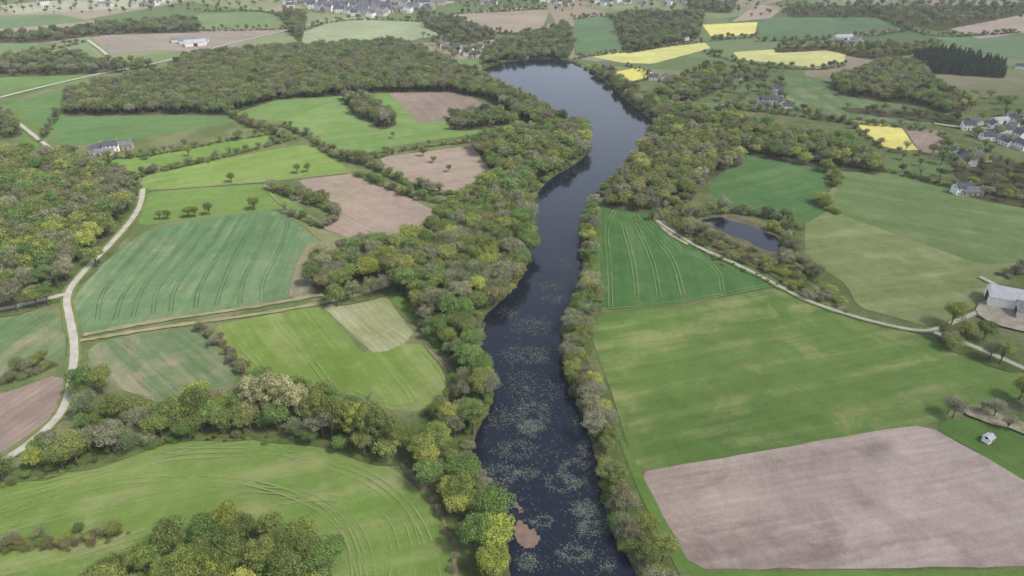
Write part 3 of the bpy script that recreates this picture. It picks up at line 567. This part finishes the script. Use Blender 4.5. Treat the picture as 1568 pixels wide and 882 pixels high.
def gn_group():
    g=bpy.data.node_groups.new("plant_trees",'GeometryNodeTree')
    g.interface.new_socket("Geometry",in_out='INPUT',socket_type='NodeSocketGeometry'); g.interface.new_socket("Geometry",in_out='OUTPUT',socket_type='NodeSocketGeometry')
    i=g.nodes.new('NodeGroupInput'); o=g.nodes.new('NodeGroupOutput'); ci=g.nodes.new('GeometryNodeCollectionInfo'); ci.inputs[0].default_value=pc; ci.inputs[1].default_value=True; ci.inputs[2].default_value=True
    ip=g.nodes.new('GeometryNodeInstanceOnPoints'); ip.inputs['Pick Instance'].default_value=True
    def att(nm,ty):
        a=g.nodes.new('GeometryNodeInputNamedAttribute'); a.data_type=ty; a.inputs[0].default_value=nm; return a.outputs[0]
    g.links.new(i.outputs[0],ip.inputs['Points']); g.links.new(ci.outputs[0],ip.inputs['Instance']); g.links.new(att("kind",'INT'),ip.inputs['Instance Index'])
    g.links.new(att("scl",'FLOAT_VECTOR'),ip.inputs['Scale'])
    er=g.nodes.new('FunctionNodeEulerToRotation'); g.links.new(att("rot",'FLOAT_VECTOR'),er.inputs[0]); g.links.new(er.outputs[0],ip.inputs['Rotation'])
    g.links.new(ip.outputs[0],o.inputs[0]); return g
gg=gn_group(); tot=0
for nm,recs in BUCK.items():
    me=bpy.data.meshes.new(nm); k=len(recs); tot+=k
    me.vertices.add(k); me.vertices.foreach_set("co",np.array([(r[0],r[1],0) for r in recs],np.float32).ravel())
    a=me.attributes.new("kind",'INT','POINT'); a.data.foreach_set("value",np.array([r[4] for r in recs],np.int32))
    a=me.attributes.new("scl",'FLOAT_VECTOR','POINT'); a.data.foreach_set("vector",np.array([(r[2]*rng.uniform(.85,1.15),r[2]*rng.uniform(.85,1.15),r[2]*rng.uniform(.8,1.12)) for r in recs],np.float32).ravel())
    a=me.attributes.new("rot",'FLOAT_VECTOR','POINT'); a.data.foreach_set("vector",np.array([(rng.normal(0,.06),rng.normal(0,.06),r[3]) for r in recs],np.float32).ravel())
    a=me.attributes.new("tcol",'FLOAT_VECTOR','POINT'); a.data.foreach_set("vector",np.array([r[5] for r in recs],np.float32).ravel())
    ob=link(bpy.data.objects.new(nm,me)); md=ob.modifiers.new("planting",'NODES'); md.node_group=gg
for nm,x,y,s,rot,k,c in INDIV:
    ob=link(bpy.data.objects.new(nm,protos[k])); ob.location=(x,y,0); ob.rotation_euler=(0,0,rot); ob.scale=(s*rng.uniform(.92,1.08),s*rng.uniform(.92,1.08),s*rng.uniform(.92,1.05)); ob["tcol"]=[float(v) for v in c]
print("TREES",tot,len(INDIV))
# ---------------- houses ----------------
wall_ms=[plain_mat("render_white",S(240,238,232),S(230,226,218),.8,.1),plain_mat("render_cream",S(226,218,202),S(214,206,190),.8,.15),plain_mat("stone_wall",S(180,168,152),S(160,150,136),1.5,.3)]
roof_ms=[plain_mat("slate_roof",S(104,108,118),S(90,94,104),.8,.3),plain_mat("old_slate_roof",S(140,140,144),S(120,122,126),.8,.3),plain_mat("metal_roof",S(190,192,196),S(172,174,178),.5,.2)]
glass_m=plain_mat("window_glass",S(50,56,64),S(40,46,54),1,.2); door_m=plain_mat("door_paint",S(96,80,66),S(84,70,58),1,.2)
def box(V,F,x0,x1,y0,y1,z0,z1):
    o=len(V)
    for z in(z0,z1):
        for x,y in((x0,y0),(x1,y0),(x1,y1),(x0,y1)): V.append((x,y,z))
    for f in((0,3,2,1),(4,5,6,7),(0,1,5,4),(1,2,6,5),(2,3,7,6),(3,0,4,7)): F.append(tuple(i+o for i in f))
HM={}
def house_meshes(L,Wd,Hh,rh,wi,ri,barn):
    key=(L,Wd,Hh,rh,wi,ri,barn)
    if key in HM: return HM[key]
    out=[]
    def mk(nm,V,F,mat):
        me=bpy.data.meshes.new(nm); me.from_pydata(V,[],F); me.materials.append(mat); out.append((nm,me))
    a,b_=L/2,Wd/2
    V=[(-a,-b_,0),(a,-b_,0),(a,b_,0),(-a,b_,0),(-a,-b_,Hh),(a,-b_,Hh),(a,b_,Hh),(-a,b_,Hh),(-a,0,Hh+rh),(a,0,Hh+rh)]
    mk("walls",V,[(0,1,5,4),(2,3,7,6),(1,2,6,9,5),(3,0,4,8,7)],wall_ms[wi])
    e=.3; V=[];F=[]; sl_=rh/b_
    for s in(-1,1):
        o=len(V); y1=s*(b_+e); z1=Hh-e*sl_
        V+=[(-a-e,y1,z1+.05),(a+e,y1,z1+.05),(a+e,0,Hh+rh+.05),(-a-e,0,Hh+rh+.05),(-a-e,y1,z1+.2),(a+e,y1,z1+.2),(a+e,0,Hh+rh+.2),(-a-e,0,Hh+rh+.2)]
        for f in((0,1,2,3),(4,5,6,7),(0,1,5,4),(1,2,6,5),(0,3,7,4)): F.append(tuple(i+o for i in f))
    mk("roof",V,F,roof_ms[ri])
    V=[];F=[]
    if not barn:
        fl=2 if Hh>4.2 else 1; nw=max(2,int(L/3))
        for s in(-1,1):
            for f in range(fl):
                for j in range(nw):
                    if f==0 and j==nw//2 and s==-1: continue
                    x=-a+L*(j+.5)/nw; y=s*(b_+.02); z=.9+f*2.7; box(V,F,x-.5,x+.5,min(y,y-s*.1),max(y,y-s*.1),z,z+1.2)
        for s in(-1,1): box(V,F,min(s*(a+.02),s*(a-.1)),max(s*(a+.02),s*(a-.1)),-.5,.5,Hh-.4,Hh+.7)
        mk("windows",V,F,glass_m)
        V=[];F=[]; x=-a+L*(nw//2+.5)/nw; box(V,F,x-.5,x+.5,-b_-.03,-b_+.1,0,2.1); mk("door",V,F,door_m)
        V=[];F=[]
        if L>5:
            for s in(-1,1): box(V,F,s*(a-.5)-.35,s*(a-.5)+.35,-.45,.45,Hh+rh-.6,Hh+rh+1.1)
            mk("chimneys",V,F,wall_ms[2])
    else:
        box(V,F,-a-.03,-a+.1,-b_*.5,b_*.5,0,Hh*.85); box(V,F,-2.5,2.5,-b_-.03,-b_+.1,0,Hh*.8); mk("barn_doors",V,F,door_m)
    HM[key]=out; return out
variants=[(10,7.0,3.6,3.0,0,0,0),(12,7.2,5.4,3.0,0,0,0),(14,6.6,3.4,2.8,2,1,0),(9,7,5.2,2.8,0,0,0),(11,7.2,3.2,2.6,1,1,0)]
def house(u,v,var,rot,name="country_house",sc=1.0):
    x,y=P(u,v); e=link(bpy.data.objects.new(name,None)); e.location=(x,y,0); e.rotation_euler=(0,0,rot); e.scale=(sc,)*3
    for nm,me in house_meshes(*var):
        o_=link(bpy.data.objects.new(nm,me)); o_.parent=e
hs=[(148,233),(172,231),(190,228),(700,80),(712,84),(735,76),(748,82),(690,76),(728,88),(676,72),(720,78),(742,90),(800,90),(1165,158),(1180,150),(1172,166),(1196,165),(1188,156),(1205,168),(1160,165),(1190,140),(1176,160),(1122,128),(1115,121),(1130,124),(1000,122),(1018,125),(928,103),(1480,198),(1500,205),(1520,196),(1535,205),(1548,200),(1560,212),(1530,215),(1510,214),(1555,190),(1490,240),(1475,245),(1505,246),(1485,238),(1470,296),(1485,298),(1460,240),(1495,190),(1540,222),(1562,228),(1100,60),(1050,62),(660,30),(1560,105),(1480,252),(1545,185)]
for i,(u,v) in enumerate(hs): house(u,v,variants[i%5],random.choice([.2,1.3,-.3,1.8])+random.uniform(-.2,.2),sc=random.uniform(.62,.8))
BW=(26,12,5,3,0,2,1); BG=(22,10,4,2.6,1,1,1)
for u,v,vr,ro in[(1290,62,BW,.2),(1310,64,BG,1.6),(1300,70,BG,.1),(1278,66,BG,.3),(288,66,BG,.4),(300,70,BW,.4),(276,64,BG,.5),(312,66,BG,1.8),(1562,470,BW,-.45),(1600,490,BG,-.45),(1532,188,BW,.2),(162,236,BG,.2)]: house(u,v,vr,ro,"farm_barn",.85 if v>400 else .75 if v<100 else .5)
for _ in range(170):
    u=random.gauss(560,55); u=min(660,max(440,u)); v=random.uniform(-2,27-abs(u-565)/8)
    house(u,v,random.choice(variants),random.choice([.1,1.2])+random.uniform(-.3,.3),"village_house",random.uniform(.95,1.25))
for _ in range(60): house(random.uniform(640,1100),random.uniform(-8,10),random.choice(variants),random.uniform(0,3),"village_house",random.uniform(.8,1.1))
for _ in range(14): house(random.uniform(60,330),random.uniform(-6,10),random.choice(variants),random.uniform(0,3),"village_house",random.uniform(.8,1.1))
house(1511,676,(3.2,2.6,2.3,.8,0,2,0),.5,"garden_hut",.75)
sheet("garden_track",[(1470,628),(1500,625),(1568,650),(1600,670),(1600,680),(1530,655),(1480,640)],plain_mat("gravel_yard",S(160,150,132),S(118,120,90),.4,.4),z=zr+.3)
sheet("farm_yard",[(1490,470),(1530,455),(1620,450),(1620,520),(1540,505),(1500,490)],plain_mat("yard_concrete",S(160,152,140),S(136,128,112),.3,.4),z=zr+.304)
# ---------------- power line ----------------
wire_m=plain_mat("wire",S(90,92,96),S(80,82,86),1,.2); V=[];F=[]
A=P(722,742); B=P(930,960); ax=np.array([A[0],A[1],9.5]); bx=np.array([B[0],B[1],9.5]); pn=np.array([-(bx-ax)[1],(bx-ax)[0],0]); pn/=np.linalg.norm(pn)
for o_ in(-1.2,0,1.2):
    pts=[ax+(bx-ax)*t+pn*o_+np.array([0,0,-1.5*4*t*(1-t)]) for t in np.linspace(0,1,14)]
    for p,q in zip(pts[:-1],pts[1:]): tube(p,q,.02,.02,V,F,4)
for p in(ax,bx):
    tube((p[0],p[1],0),(p[0],p[1],10),.17,.12,V,F,8); tube(tuple(p+pn*-1.5),tuple(p+pn*1.5),.07,.07,V,F,4)
me=bpy.data.meshes.new("power_line"); me.from_pydata(V,[],F); me.materials.append(wire_m); link(bpy.data.objects.new("power_line",me))
# ---------------- haze: a real volume of slightly milky air over the valley ----------------
m,n=newmat("haze"); o=N(n,'ShaderNodeOutputMaterial'); vs_=N(n,'ShaderNodeVolumeScatter'); vs_.inputs['Color'].default_value=(.88,.93,1,1); vs_.inputs['Density'].default_value=0.00011; vs_.inputs['Anisotropy'].default_value=0.0
n.links.new(vs_.outputs[0],o.inputs['Volume'])
V=[];F=[]; box(V,F,-2500,2500,-400,3500,-5,220)
me=bpy.data.meshes.new("air_haze"); me.from_pydata(V,[],F); me.materials.append(m); link(bpy.data.objects.new("air_haze",me))
